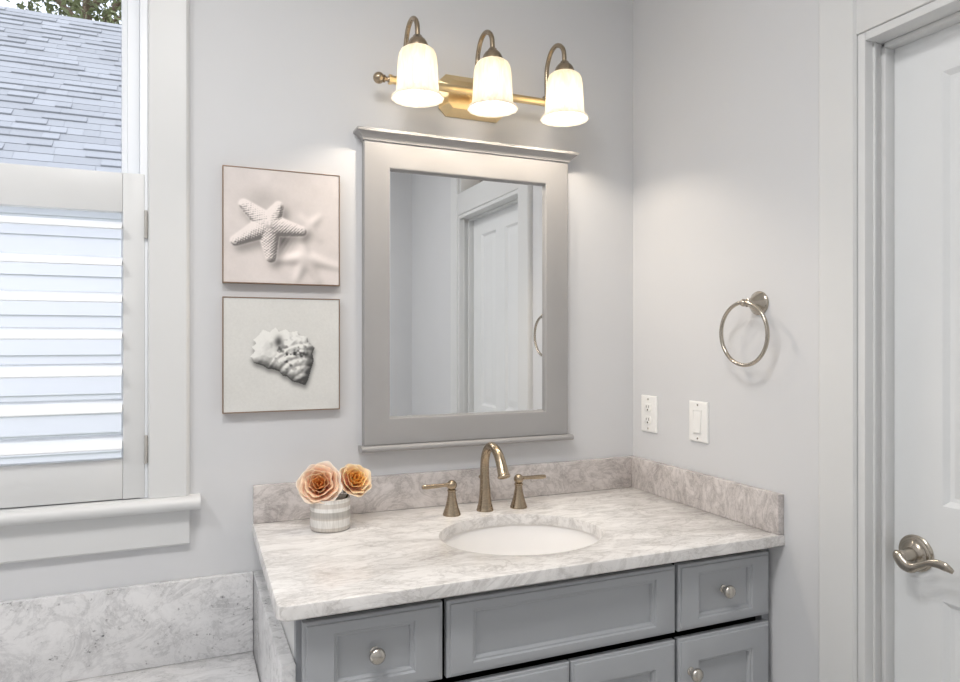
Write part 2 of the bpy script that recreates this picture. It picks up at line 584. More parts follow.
# ------------------------------------------------------------------ door, its frame and the transom in the right wall
c = MB()
TOPC = TZ1 + 0.095
pr = casing_prof(0.098, 0.02)
c.extrude(pr, lambda t, p, q: (-q, DY1 + p, t), 0.0, TOPC)
c.extrude(pr, lambda t, p, q: (-q, DY0 - p, t), 0.0, TOPC)
c.extrude(pr, lambda t, p, q: (-q, t, TZ1 + p), DY0, DY1)
cas = struct('trim_1', c, 'trim')
hd = MB()
hd.box(-0.0165, 0.118, DY0 + 0.0002, DY1 - 0.0002, DZ1 + 0.0003, TZ0, 0.0025)
hd.build('door_header', 'trim', cas)
j = MB()
for y0, y1 in ((DY1 - 0.0185, DY1 - 0.0003), (DY0 + 0.0003, DY0 + 0.0185)):
    j.box(-0.012, 0.119, y0, y1, 0.0, DZ1 + 0.0001, 0.002)
    j.box(-0.004, 0.119, y0, y1, TZ0, TZ1 - 0.018, 0.002)
for s_, yy in ((-1, DY1 - 0.018), (1, DY0 + 0.018)):
    a0, a1 = sorted((yy, yy + s_ * 0.011))
    j.box(0.036, 0.066, a0, a1, 0.0, DZ1 - 0.0175, 0.003)
    j.box(0.012, 0.019, a0 if s_ > 0 else a1 - 0.005, a0 + 0.005 if s_ > 0 else a1, 0.0, DZ1 - 0.0175, 0.001)
j.box(-0.012, 0.119, DY0 + 0.0186, DY1 - 0.0186, DZ1 - 0.018, DZ1 + 0.0001, 0.002)
j.box(0.036, 0.066, DY0 + 0.0186, DY1 - 0.0186, DZ1 - 0.029, DZ1 - 0.0175, 0.003)
j.box(-0.004, 0.119, DY0 + 0.0186, DY1 - 0.0186, TZ1 - 0.018, TZ1 - 0.0003, 0.002)
j.build('door_jamb', 'trim', cas)
tr = MB().box(0.099, 0.104, DY0 + 0.019, DY1 - 0.019, TZ0 + 0.0005, TZ1 - 0.0185)
struct('window_2', tr, 'glass', smooth=False)

dy0, dy1, dz0, dz1 = DY0 + 0.0215, DY1 - 0.0215, 0.008, DZ1 - 0.021
dx = 0.065                                        # face of the door towards the room
d = MB()
d.box(dx + 0.012, dx + 0.022, dy0 + 0.001, dy1 - 0.001, dz0 + 0.001, dz1 - 0.001)
stl, mid = 0.106, 0.10
pw0, pw1 = dy0 + stl, dy1 - stl
pm = (pw0 + pw1) / 2
cols = ((pw0, pm - mid / 2), (pm + mid / 2, pw1))
rows = ((0.23, 0.838), (1.022, 1.904))
for y0, y1 in ((dy0, pw0), (pw1, dy1)):
    d.box(dx, dx + 0.013, y0, y1, dz0, dz1)
for z0, z1 in ((dz0, 0.23), (0.838, 1.022), (1.904, dz1)):
    d.box(dx, dx + 0.013, pw0, pw1, z0, z1)
for z0, z1 in rows:
    d.box(dx, dx + 0.013, pm - mid / 2, pm + mid / 2, z0, z1)
    for y0, y1 in cols:
        d.nest(lambda u, v, q: (dx + 0.013 - q, u, v), y0, y1, z0, z1,
               [(0, 0, 0), (0, 0, 0.0128), (0.004, 0.004, 0.0125), (0.008, 0.008, 0.009), (0.014, 0.014, 0.004), (0.022, 0.022, 0.003), (0.052, 0.052, 0.0105), (0.056, 0.056, 0.0105)])
door = struct('door_1', d, 'door', angle=20)
# wavy lever handle on a stepped round rosette
RC = (dx, -0.9065, 0.9165)
h = MB()
prof = [(0.0375, 0.0), (0.0378, 0.003), (0.036, 0.005), (0.034, 0.0055), (0.033, 0.009), (0.030, 0.0105), (0.028, 0.0105), (0.026, 0.014), (0.021, 0.0175), (0.014, 0.019), (0.0125, 0.024), (0.0115, 0.040), (0.0115, 0.050), (0.009, 0.053)]
h.lathe([(r_, -z_) for r_, z_ in prof], RC, 'X', 48)
han = h.build('door_handle', 'nickel', door)
h = MB()
lx = dx - 0.052
h.tube([(lx + 0.004, -0.8985, 0.9240), (lx, -0.9025, 0.9165), (lx - 0.001, -0.9150, 0.9035), (lx - 0.001, -0.9300, 0.8995), (lx, -0.9470, 0.9075), (lx, -0.9650, 0.9185), (lx + 0.002, -0.9820, 0.9225), (lx + 0.004, -0.9980, 0.9205), (lx + 0.006, -1.0120, 0.9140)],
       [0.0060, 0.0110, 0.0120, 0.0105, 0.0075, 0.0062, 0.0085, 0.0090, 0.004], 16, 5, ((1, 0, 0), 0.55))
h.build('lever', 'nickel', han)

# ------------------------------------------------------------------ ceiling lights added out of frame as soft room fill
def added_ceiling_light(x, y, label):
    t = thing('added_ceiling_light', label, 'added ceiling light', (x, y, ZC))
    MB().lathe([(0.20, 0.0), (0.20, -0.012), (0.19, -0.022), (0.17, -0.024)], (x, y, ZC), 'Z', 48).build('base', 'nickel', t)
    MB().lathe([(0.185, -0.024), (0.18, -0.045), (0.15, -0.07), (0.09, -0.085), (0.0, -0.09)], (x, y, ZC), 'Z', 48).build('fill_diffuser', 'fill_diffuser', t)
    ld = bpy.data.lights.new('added_ceiling_lamp', 'AREA')
    ld.shape = 'DISK'
    ld.size = 0.5
    ld.energy = CEILING_FILL_WATT
    ld.color = (1.0, 0.98, 0.965)
    lo_ = bpy.data.objects.new('added_ceiling_lamp', ld)
    C.objects.link(lo_)
    lo_.parent = t
    lo_.location = (0, 0, -0.10)
added_ceiling_light(-1.30, -1.25, 'added unseen ceiling light nearest the white door')
added_ceiling_light(-2.35, -1.25, 'added unseen ceiling light nearest the tub and left wall')

# ------------------------------------------------------------------ vanity cabinet
CX0, CX1 = -1.1490, -0.0012
van = thing('vanity_cabinet', 'grey painted bathroom vanity cabinet with recessed panel fronts under the marble top', 'cabinet', ((CX0 + CX1) / 2, -0.29, 0.0))
b = MB()
MB().box(CX0, CX0 + 0.018, -0.5490, -0.002, 0.0, 0.8608).build('end_panel', 'trim', van, smooth=False)
b.box(CX1 - 0.018, CX1, -0.568, -0.002, 0.0, 0.8608)
b.box(CX0 + 0.018, CX1 - 0.018, -0.02, -0.002, 0.1, 0.8608)
b.box(CX0 + 0.018, CX1 - 0.018, -0.55, -0.02, 0.10, 0.118)
b.build('carcass', 'gap', van, smooth=False)  # near-black colour stands in for the shade in the gaps between fronts
fr = MB()
for x0, x1 in ((CX0, -1.1300), (-0.0225, CX1)):
    fr.box(x0, x1, -0.5705, -0.550, 0.0, 0.8605)
fr.box(-1.1300, -0.0225, -0.5700, -0.5505, 0.10, 0.116)
fr.build('face_frame', 'carcass', van, smooth=False)
MB().box(CX0 + 0.03, CX1 - 0.03, -0.50, -0.48, 0.0, 0.0998).build('toe_kick', 'carcass', van, smooth=False)
# slim filler against the wall
FY = -0.571
def front_panel(name, x0, x1, z0, z1, iu, iv, parent):
    st = [(0, 0, 0.0), (0, 0, 0.0125), (0.0015, 0.0015, 0.0145), (0.0065, 0.0065, 0.0150), (0.0080, 0.0080, 0.0185), (0.0095, 0.0095, 0.0190),
          (iu - 0.001, iv - 0.001, 0.0190), (iu, iv, 0.0180), (iu + 0.0015, iv + 0.0015, 0.0150), (iu + 0.005, iv + 0.005, 0.0145), (iu + 0.0075, iv + 0.0075, 0.0125), (iu + 0.009, iv + 0.009, 0.0075), (iu + 0.011, iv + 0.011, 0.0075)]
    return MB().nest(lambda u, v, q: (u, FY - q, v), x0, x1, z0, z1, st).build(name, 'cabinet', parent, angle=25)
def knob(x, z, parent, depth):
    k = MB()
    k.lathe([(0.0095, 0.0), (0.0095, -0.002), (0.0065, -0.004), (0.0052, -0.008), (0.0055, -0.013), (0.0085, -0.016), (0.0145, -0.019), (0.0158, -0.023), (0.0150, -0.027), (0.0115, -0.0305), (0.006, -0.032), (0.0, -0.0325)], (x, FY - depth, z), 'Y', 32)
    return k.build('knob', 'knob', parent)
ZT0, ZT1, ZL0, ZL1 = 0.6865, 0.8405, 0.118, 0.6690
dl = front_panel('drawer', -1.1390, -0.8665, ZT0, ZT1, 0.058, 0.028, van)
knob(-1.0030, 0.7630, dl, 0.0075)
front_panel('false_drawer_front', -0.8580, -0.2980, ZT0, ZT1, 0.056, 0.024, van)
dr = front_panel('drawer', -0.2895, -0.0140, ZT0, ZT1, 0.056, 0.024, van)
knob(-0.1520, 0.7650, dr, 0.0075)
d1 = front_panel('door', -1.1390, -0.8665, ZL0, ZL1, 0.058, 0.056, van)
knob(-0.8980, 0.5930, d1, 0.019)
d2 = front_panel('door', -0.8580, -0.5770, ZL0, ZL1, 0.056, 0.056, van)
knob(-0.6050, 0.5930, d2, 0.019)
d3 = front_panel('door', -0.5735, -0.2980, ZL0, ZL1, 0.056, 0.056, van)
knob(-0.5450, 0.5930, d3, 0.019)
d4 = front_panel('door', -0.2895, -0.0140, ZL0, ZL1, 0.056, 0.056, van)
knob(-0.2580, 0.5930, d4, 0.019)

# ------------------------------------------------------------------ marble top with the sink cut-out
TX0, TX1, TY0, TY1 = -1.1885, -0.0006, -0.6225, -0.0006
TB, TT = 0.8610, 0.8892
SXC, SYC, SA, SB = -0.5780, -0.3550, 0.2035, 0.1760
def rect_hit(ang, ins=0.0, rad=0.022):
    """point of the (rounded at the two front corners) outline seen from the sink centre"""
    dx_, dy_ = math.cos(ang), math.sin(ang)
    x0, x1, y0, y1 = TX0 + ins, TX1 - ins, TY0 + ins, TY1 - ins
    ts = []
    if dx_ > 1e-9: ts.append((x1 - SXC) / dx_)
    if dx_ < -1e-9: ts.append((x0 - SXC) / dx_)
    if dy_ > 1e-9: ts.append((y1 - SYC) / dy_)
    if dy_ < -1e-9: ts.append((y0 - SYC) / dy_)
    t = min(ts)
    px, py = SXC + dx_ * t, SYC + dy_ * t
    r_ = rad - ins
    cx_, cy_ = x0 + r_, y0 + r_
    if px < cx_ and py < cy_:
        # ray / circle
        ox, oy = SXC - cx_, SYC - cy_
        bq = ox * dx_ + oy * dy_
        cq = ox * ox + oy * oy - r_ * r_
        t = -bq + math.sqrt(max(0, bq * bq - cq))
        px, py = SXC + dx_ * t, SYC + dy_ * t
    return px, py
angs = [2 * math.pi * k / 160 for k in range(160)]
for xx, yy in ((TX0, TY1), (TX1, TY0), (TX1, TY1)):
    angs.append(math.atan2(yy - SYC, xx - SXC) % (2 * math.pi))
ca = math.atan2(TY0 + 0.004 - SYC, TX0 + 0.004 - SXC) % (2 * math.pi)
for k in range(-9, 10):
    angs.append(ca + k * 0.0045)
angs = sorted(set(round(a, 6) for a in angs))
def ell(ins, z):
    return [(SXC + (SA + ins) * math.cos(a), SYC + (SB + ins) * math.sin(a), z) for a in angs]
# use the same polar angle for both so quads stay tidy
def ellp(ins, z):
    out = []
    for a in angs:
        A, B = SA + ins, SB + ins
        t = 1 / math.sqrt((math.cos(a) / A) ** 2 + (math.sin(a) / B) ** 2)
        out.append((SXC + t * math.cos(a), SYC + t * math.sin(a), z))
    return out
def outl(ins, z):
    return [(*rect_hit(a, ins), z) for a in angs]
ct = MB()
ct.ring_loops([ellp(0.0, TB), ellp(0.0, TT - 0.004), ellp(0.0012, TT - 0.0012), ellp(0.004, TT),
               outl(0.005, TT), outl(0.0015, TT - 0.0015), outl(0.0, TT - 0.005), outl(0.0, TB + 0.003), outl(0.003, TB)])
for v in ct.bm.verts:
    if v.co.x < -1.15:
        v.co.x += 0.0115 * (v.co.y - TY0) / (TY1 - TY0)
top = ct.build('countertop', 'counter', None, angle=40)
tag(top, 'white and grey veined marble vanity countertop with an oval sink cut-out', 'countertop')
bs = MB().box(-1.1755, -0.0206, -0.0200, -0.0006, TT + 0.0003, 0.9855, 0.0015, 2).build('backsplash', 'splash')
tag(bs, 'long grey marble backsplash strip along the back wall behind the faucet', 'backsplash')
bs = MB().box(-0.0200, -0.0006, -0.6200, -0.0006, TT + 0.0003, 0.9865, 0.0015, 2).build('backsplash', 'splash')
tag(bs, 'short marble side splash on the right wall below outlet and switch', 'backsplash')

# undermount basin
sk = MB()
prof = [(1.060, 0.0), (1.055, -0.010), (1.000, -0.030), (0.96, -0.065), (0.88, -0.100), (0.74, -0.128), (0.52, -0.143), (0.25, -0.149), (0.085, -0.151)]
inner = [(1.028, 0.0), (1.012, -0.012), (0.965, -0.030), (0.92, -0.060), (0.84, -0.092), (0.70, -0.118), (0.48, -0.132), (0.24, -0.137), (0.085, -0.139)]
ring = lambda s_, z: [(SXC + SA * s_ * math.cos(2 * math.pi * k / 72), SYC + SB * s_ * math.sin(2 * math.pi * k / 72), TB - 0.0005 + z) for k in range(72)]
sk.ring_loops([ring(*p) for p in prof] + [ring(*p) for p in reversed(inner)])
sink = sk.build('sink', 'porcelain', None, angle=50)
tag(sink, 'oval white porcelain undermount sink set below the marble countertop', 'sink')
MB().lathe([(0.030, 0.0), (0.030, 0.003), (0.022, 0.004), (0.019, 0.001), (0.0, 0.001)], (SXC, SYC, TB - 0.1395), 'Z', 32).build('drain', 'nickel', sink)

# ------------------------------------------------------------------ widespread faucet
FZ = TT
fa = thing('faucet', 'brushed nickel widespread faucet with curved spout and two lever handles behind the sink', 'faucet', (-0.576, -0.118, FZ))
sp = MB()
bx, by = -0.5730, -0.1180
sp.lathe([(0.0235, 0.0), (0.0237, 0.004), (0.0222, 0.006), (0.0218, 0.010), (0.0190, 0.020), (0.0160, 0.040), (0.0150, 0.062)], (bx, by, FZ), 'Z', 36)
path = [(bx, by, FZ + 0.058), (bx, by + 0.002, FZ + 0.095), (bx, by + 0.001, FZ + 0.135), (bx, by - 0.010, FZ + 0.162), (bx, by - 0.033, FZ + 0.181), (bx, by - 0.062, FZ + 0.182), (bx, by - 0.090, FZ + 0.166), (bx, by - 0.110, FZ + 0.141), (bx, by - 0.122, FZ + 0.120)]
sp.tube(path, [0.0150, 0.0128, 0.0122, 0.0120, 0.0118, 0.0120, 0.0128, 0.0140, 0.0152], 20, 6)
spo = sp.build('spout', 'fnickel', fa, angle=50)
ae = MB()
p0, p1 = Vector(path[-2]), Vector(path[-1])
dv = (p1 - p0).normalized()
q = dv.to_track_quat('Z', 'Y').to_matrix().to_4x4()
ae.lathe([(0.0152, 0.0), (0.0172, 0.003), (0.0172, 0.007), (0.013, 0.008), (0.012, 0.006), (0.0, 0.006)], p1, M4=q, seg=28)
ae.build('aerator', 'fnickel', spo)
rd = MB()
rd.tube([(bx - 0.002, by + 0.024, FZ + 0.002), (bx - 0.002, by + 0.024, FZ + 0.085)], 0.0026, 10, 1)
rd.sphere((bx - 0.002, by + 0.024, FZ + 0.089), 0.0062, 14, 8)
rd.build('lift_rod', 'fnickel', fa)
for sx, hx, hy in ((-1, -0.6755, -0.130), (1, -0.4725, -0.124)):
    h = MB()
    h.lathe([(0.0240, 0.0), (0.0243, 0.004), (0.0226, 0.006), (0.0222, 0.010), (0.0186, 0.019), (0.0140, 0.037), (0.0112, 0.053), (0.0105, 0.063), (0.0125, 0.0645), (0.0125, 0.068), (0.010, 0.0695)], (hx, hy, FZ), 'Z', 32)
    h.sphere((hx, hy, FZ + 0.0805), 0.0140, 24, 14)
    hb = h.build('handle', 'fnickel', fa, angle=50)
    lv = MB()
    lv.tube([(hx + sx * 0.010, hy, FZ + 0.0820), (hx + sx * 0.020, hy, FZ + 0.0820), (hx + sx * 0.050, hy - 0.001, FZ + 0.0815), (hx + sx * 0.072, hy - 0.001, FZ + 0.0812), (hx + sx * 0.084, hy - 0.001, FZ + 0.0812)],
            [0.0062, 0.0048, 0.0058, 0.0064, 0.0048], 16, 4)
    lv.build('lever', 'fnickel', hb)

# ------------------------------------------------------------------ framed wall mirror
mx0, mx1, mz0, mz1 = -0.8900, -0.2560, 1.0720, 1.9050
gx0, gx1, gz0, gz1 = -0.8175, -0.3315, 1.1440, 1.8325
mir = thing('wall_mirror', 'grey framed rectangular wall mirror with a crown top above the sink', 'mirror', ((mx0 + mx1) / 2, 0, mz0))
f = MB()
fl = []
for x0, x1, z0, z1, dd in ((mx0, mx1, mz0, mz1, 0.0006), (mx0, mx1, mz0, mz1, 0.0235), (mx0 + 0.0025, mx1 - 0.0025, mz0 + 0.002, mz1 - 0.002, 0.026),
                           (gx0 - 0.004, gx1 + 0.004, gz0 - 0.004, gz1 + 0.004, 0.026), (gx0, gx1, gz0, gz1, 0.0235), (gx0, gx1, gz0, gz1, 0.0095), (gx0, gx1, gz0, gz1, 0.0006)):
    fl.append([(x0, -dd, z0), (x1, -dd, z0), (x1, -dd, z1), (x0, -dd, z1)])
f.ring_loops(fl)
f.build('frame', 'mframe', mir)
MB().nest(lambda u, v, q: (u, -q, v), gx0 + 0.0004, gx1 - 0.0004, gz0 + 0.0004, gz1 - 0.0004, [(0, 0, 0.004), (0, 0, 0.0105), (0.006, 0.006, 0.0112)]).build('mirror_glass', 'mirror', mir, smooth=False)
# crown: profile swept round three sides, so the ends return to the wall
cp = [(0.026, 0.0), (0.030, 0.002), (0.031, 0.006), (0.034, 0.010), (0.041, 0.017), (0.047, 0.021), (0.050, 0.0225), (0.050, 0.0285), (0.047, 0.0305)]
cr = MB()
lo = []
for dd, h in cp:
    e = dd - 0.026
    z = mz1 - 0.004 + h
    lo.append([(mx0 - e, -0.0006, z), (mx1 + e, -0.0006, z), (mx1 + e, -dd, z), (mx0 - e, -dd, z)])
cr.loops(lo)
cr.build('crown_moulding', 'mframe', mir, angle=25)
lg = MB()
pr = [(-0.0006, 1.0555), (-0.0006, 1.0718)] + [(-0.036 - 0.0081 * math.sin(a), 1.0637 + 0.0081 * math.cos(a)) for a in [math.pi * k / 8 for k in range(9)]]
lg.extrude(pr, lambda t, p, q: (t, p, q), mx0 - 0.010, mx1 + 0.010)
lg.build('bottom_ledge', 'mframe', mir)

# ------------------------------------------------------------------ three-lamp vanity light
VX, VZ = -0.567, 2.0630
vl = thing('vanity_light', 'brass bath bar light with three lit frosted bell shades above the mirror', 'wall lamp', (VX, 0, VZ))
bp = MB()
def octa(hw, hh, ch, y):
    return [(VX - hw + ch, y, VZ - hh), (VX + hw - ch, y, VZ - hh), (VX + hw, y, VZ - hh + ch), (VX + hw, y, VZ + hh - ch),
            (VX + hw - ch, y, VZ + hh), (VX - hw + ch, y, VZ + hh), (VX - hw, y, VZ + hh - ch), (VX - hw, y, VZ - hh + ch)]
bp.loops([octa(0.100, 0.060, 0.020, -0.0006), octa(0.100, 0.060, 0.020, -0.006), octa(0.096, 0.056, 0.019, -0.009), octa(0.078, 0.040, 0.014, -0.024), octa(0.074, 0.036, 0.013, -0.025)])
bp.lathe([(0.016, -0.02), (0.012, -0.03), (0.012, -0.05)], (VX, 0, VZ), 'Y', 24)
bp.build('back_plate', 'brass', vl, angle=20)
br = MB()
BY = -0.060
ex = 0.262
br.lathe([(0.0112, -ex), (0.0112, ex)], (VX, BY, VZ), 'X', 24)
for s_ in (-1, 1):
    br.lathe([(0.0135, s_ * (ex - 0.006)), (0.0135, s_ * (ex + 0.001))], (VX, BY, VZ), 'X', 24)
br.build('bar', 'brass', vl)
for s_ in (-1, 1):
    fi = MB()
    q = [(0.0085, 0.001), (0.0060, 0.006), (0.0065, 0.010), (0.0105, 0.0125), (0.0105, 0.0155), (0.0070, 0.017)]
    fi.lathe([(r_, s_ * (ex + h_)) for r_, h_ in q], (VX, BY, VZ), 'X', 24)
    fi.sphere((VX + s_ * (ex + 0.029), BY, VZ), 0.0155, 24, 14)
    fi.build('finial', 'fnickel', vl)
SY = -0.165
SHX = (-0.7830, -0.5710, -0.3485)
for x in SHX:
    ar = MB()
    ar.lathe([(0.013, -0.003), (0.013, 0.010), (0.009, 0.014)], (x, BY, VZ + 0.006), 'Z', 20)
    ar.tube([(x, BY, VZ + 0.008), (x, BY + 0.001, VZ + 0.080), (x, BY - 0.006, VZ + 0.112), (x, BY - 0.025, VZ + 0.138), (x, -0.113, VZ + 0.147), (x, SY + 0.025, VZ + 0.138), (x, SY + 0.005, VZ + 0.116), (x, SY, VZ + 0.082)], 0.0066, 14, 6)
    ar.build('arm', 'fnickel', vl)
    cpz = VZ + 0.055
    sc = MB()
    sc.lathe([(0.008, 0.030), (0.0110, 0.0285), (0.0135, 0.024), (0.0150, 0.0225), (0.0200, 0.018), (0.0245, 0.0115), (0.0275, 0.004), (0.0280, -0.002), (0.026, -0.004)], (x, SY, cpz), 'Z', 32)
    sc.build('socket_cap', 'fnickel', vl)
    gl = MB()
    op = [(0.0255, 0.0), (0.0350, -0.002), (0.0430, -0.008), (0.0480, -0.018), (0.0505, -0.032), (0.0522, -0.060), (0.0538, -0.090), (0.0550, -0.108), (0.0565, -0.116), (0.0610, -0.122), (0.0660, -0.126), (0.0680, -0.130)]
    ip = [(0.0672, -0.1325), (0.0640, -0.130), (0.0590, -0.125), (0.0545, -0.118), (0.0525, -0.108), (0.0512, -0.090), (0.0495, -0.060), (0.0478, -0.032), (0.0450, -0.019), (0.0405, -0.011), (0.0335, -0.006), (0.0255, -0.004)]
    rip = lambda a, h: 0.010 * max(0.0, (-h - 0.116) / 0.012) * math.cos(14 * a)
    z0 = cpz - 0.003
    gl.lathe(op + ip, (x, SY, z0), 'Z', 84, cap0=False, cap1=False, ripple=rip)
    sho = gl.build('lamp_shade', 'shade', vl, angle=60)
    bu = MB()
    bu.lathe([(0.012, 0.0), (0.013, -0.020), (0.020, -0.036), (0.0235, -0.052), (0.021, -0.068), (0.012, -0.078), (0.0, -0.081)], (x, SY, z0 - 0.006), 'Z', 24)
    bu.build('bulb', 'bulb', sho)
    ld = bpy.data.lights.new('bulb_light', 'POINT')
    ld.energy = BULB_WATT
    ld.color = (1.0, 0.87, 0.72)
    ld.shadow_soft_size = 0.016
    lo_ = bpy.data.objects.new('bulb_light', ld)
    C.objects.link(lo_)
    lo_.parent = vl
    lo_.location = (x - VX, SY, z0 - 0.088 - VZ)

# ------------------------------------------------------------------ towel ring
TRY, TRZ = -0.5415, 1.4530
tr_ = thing('towel_ring', 'round brushed nickel towel ring hanging on the right wall', 'towel ring', (0, TRY, TRZ))
m_ = MB()
m_.lathe([(0.0300, -0.0006), (0.0304, -0.004), (0.0295, -0.006), (0.0280, -0.0065), (0.0262, -0.009), (0.0205, -0.017), (0.0140, -0.026), (0.0100, -0.032), (0.0080, -0.035), (0.0080, -0.037), (0.0105, -0.0385), (0.0105, -0.0420), (0.0075, -0.0435), (0.0070, -0.046)], (0, TRY, TRZ), 'X', 40)
m_.sphere((-0.0520, TRY + 0.0005, TRZ), 0.0098, 20, 12)
m_.build('wall_mount', 'nickel', tr_, angle=50)
rg = MB()
lo = []
RR, rt = 0.0785, 0.0050
for k in range(72):
    a = 2 * math.pi * k / 72
    L = []
    for jn in range(14):
        b_ = 2 * math.pi * jn / 14
        rad = RR + rt * math.cos(b_)
        L.append((-0.0515 + rt * math.sin(b_) + 0.002 * (1 - math.cos(a)), TRY + 0.004 + rad * math.sin(a), TRZ + 0.001 - RR + rad * math.cos(a)))
    lo.append(L)
rg.ring_loops(lo)
rg.build('ring', 'nickel', tr_, angle=60)

# ------------------------------------------------------------------ outlet and switch on the right wall
def plate(parent, yc, zc, hy=0.0385, hz=0.0570):
    return MB().nest(lambda u, v, q: (-q, u, v), yc - hy, yc + hy, zc - hz, zc + hz,
                     [(0, 0, 0.0005), (0, 0, 0.0035), (0.0015, 0.0015, 0.006), (0.004, 0.004, 0.0072), (0.006, 0.006, 0.0075)]).build('cover_plate', 'plate', parent, angle=30)
def screw(parent, yc, zc):
    s_ = MB()
    s_.lathe([(0.0032, -0.0074), (0.0032, -0.0085), (0.0020, -0.0090), (0.0, -0.0090)], (0, yc, zc), 'X', 16)
    s_.box(-0.0093, -0.0088, yc - 0.0004, yc + 0.0004, zc - 0.0022, zc + 0.0022)
    s_.build('screw', 'knob', parent, angle=30)
oy, oz = -0.0905, 1.1300
ou = thing('electrical_outlet', 'white duplex wall outlet nearest the corner on the right wall', 'outlet', (0, oy, oz))
plate(ou, oy, oz)
for s_ in (1, -1):
    cz = oz + s_ * 0.0195
    rc = MB()
    pts = [(0.0172 * math.cos(a), max(-0.0125, min(0.0125, 0.0172 * math.sin(a)))) for a in [2 * math.pi * k / 32 for k in range(32)]]
    rc.loops([[(-0.0074, oy + p, cz + q_) for p, q_ in pts], [(-0.0096, oy + p, cz + q_) for p, q_ in pts], [(-0.0100, oy + p * 0.96, cz + q_ * 0.95) for p, q_ in pts]])
    ro = rc.build('receptacle', 'plate', ou, angle=30)
    sl = MB()
    sl.box(-0.0103, -0.0095, oy - 0.0076, oy - 0.0052, cz - 0.0012, cz + 0.0075)
    sl.box(-0.0103, -0.0095, oy + 0.0052, oy + 0.0076, cz - 0.0002, cz + 0.0068)
    sl.lathe([(0.0030, -0.0095), (0.0030, -0.0103)], (0, oy, cz - 0.0068), 'X', 14)
    sl.build('slots', 'dark', ro, smooth=False)
screw(ou, oy, oz + 0.0455)
screw(ou, oy, oz - 0.0455)
wy, wz = -0.3180, 1.1300
sw = thing('light_switch', 'white rocker light switch plate below the towel ring', 'light switch', (0, wy, wz))
plate(sw, wy, wz)
MB().nest(lambda u, v, q: (-q, u, v), wy - 0.0178, wy + 0.0178, wz - 0.0345, wz + 0.0345, [(0, 0, 0.0072), (0, 0, 0.0088), (0.0010, 0.0010, 0.0092), (0.0022, 0.0022, 0.0092), (0.0024, 0.0024, 0.0076), (0.003, 0.003, 0.0076)]).build('switch_frame', 'plate', sw, angle=30)
rk = MB()
rk.loops([[(-0.0077, wy - 0.0143, wz - 0.031), (-0.0077, wy + 0.0143, wz - 0.031), (-0.0077, wy + 0.0143, wz + 0.031), (-0.0077, wy - 0.0143, wz + 0.031)],
          [(-0.0125, wy - 0.0140, wz - 0.0306), (-0.0125, wy + 0.0140, wz - 0.0306), (-0.0086, wy + 0.0140, wz + 0.0306), (-0.0086, wy - 0.0140, wz + 0.0306)]])
rk.build('rocker', 'plate', sw, angle=30)
screw(sw, wy, wz + 0.0470)
screw(sw, wy, wz - 0.0470)

# ------------------------------------------------------------------ two square beach prints
def vnoise(n, cells, seed):
    rng = np.random.RandomState(seed)
    g = rng.rand(cells + 2, cells + 2)
    t = np.linspace(0, cells, n)
    i = np.minimum(t.astype(int), cells)
    f_ = t - i
    f_ = f_ * f_ * (3 - 2 * f_)
    a = g[i][:, i]; b = g[i + 1][:, i]; c_ = g[i][:, i + 1]; d_ = g[i + 1][:, i + 1]
    fy, fx = f_[:, None], f_[None, :]
    return (a * (1 - fy) + b * fy) * (1 - fx) + (c_ * (1 - fy) + d_ * fy) * fx
def fbm(n, c0, seed, oct_=4):
    s_, amp, tot = 0, 1.0, 0
    for k in range(oct_):
        s_ = s_ + amp * vnoise(n, c0 * 2 ** k, seed + k)
        tot += amp
        amp *= 0.55
    return s_ / tot
def blur(a, r):
    k = np.exp(-0.5 * (np.arange(-3 * r, 3 * r + 1) / r) ** 2)
    k /= k.sum()
    p = np.pad(a, 3 * r, mode='edge')
    p = np.apply_along_axis(lambda m: np.convolve(m, k, 'valid'), 0, p)
    return np.apply_along_axis(lambda m: np.convolve(m, k, 'valid'), 1, p)
N = 190
yy, xx = np.mgrid[0:N, 0:N] / (N - 1.0)             # xx to the right, yy downwards
def arm_field(cx_, cy_, tips, r0, r1):
    h = np.zeros((N, N)); along = np.zeros((N, N)); across = np.zeros((N, N))
    for tx, ty in tips:
        vx, vy = tx - cx_, ty - cy_
        L2 = vx * vx + vy * vy
        t = np.clip(((xx - cx_) * vx + (yy - cy_) * vy) / L2, 0, 1)
        dist = np.hypot(xx - cx_ - t * vx, yy - cy_ - t * vy)
        rad = r0 * (1 - t) + r1 * t
        hh = np.sqrt(np.clip(1 - (dist / rad) ** 2, 0, 1)) * rad
        m = hh > h
        h = np.where(m, hh, h); along = np.where(m, t * math.sqrt(L2), along); across = np.where(m, dist, across)
    return h, along, across
def relief(h, k, lx_=-0.45, ly_=-0.75):
    gy, gx = np.gradient(h * (N - 1.0))
    n_ = 1 / np.sqrt(1 + (k * gx) ** 2 + (k * gy) ** 2)
    return ((gx * -k * -lx_ * -1) * 1 + (gy * -k * -ly_ * -1) * 1 + 0.55) * n_ / 0.55
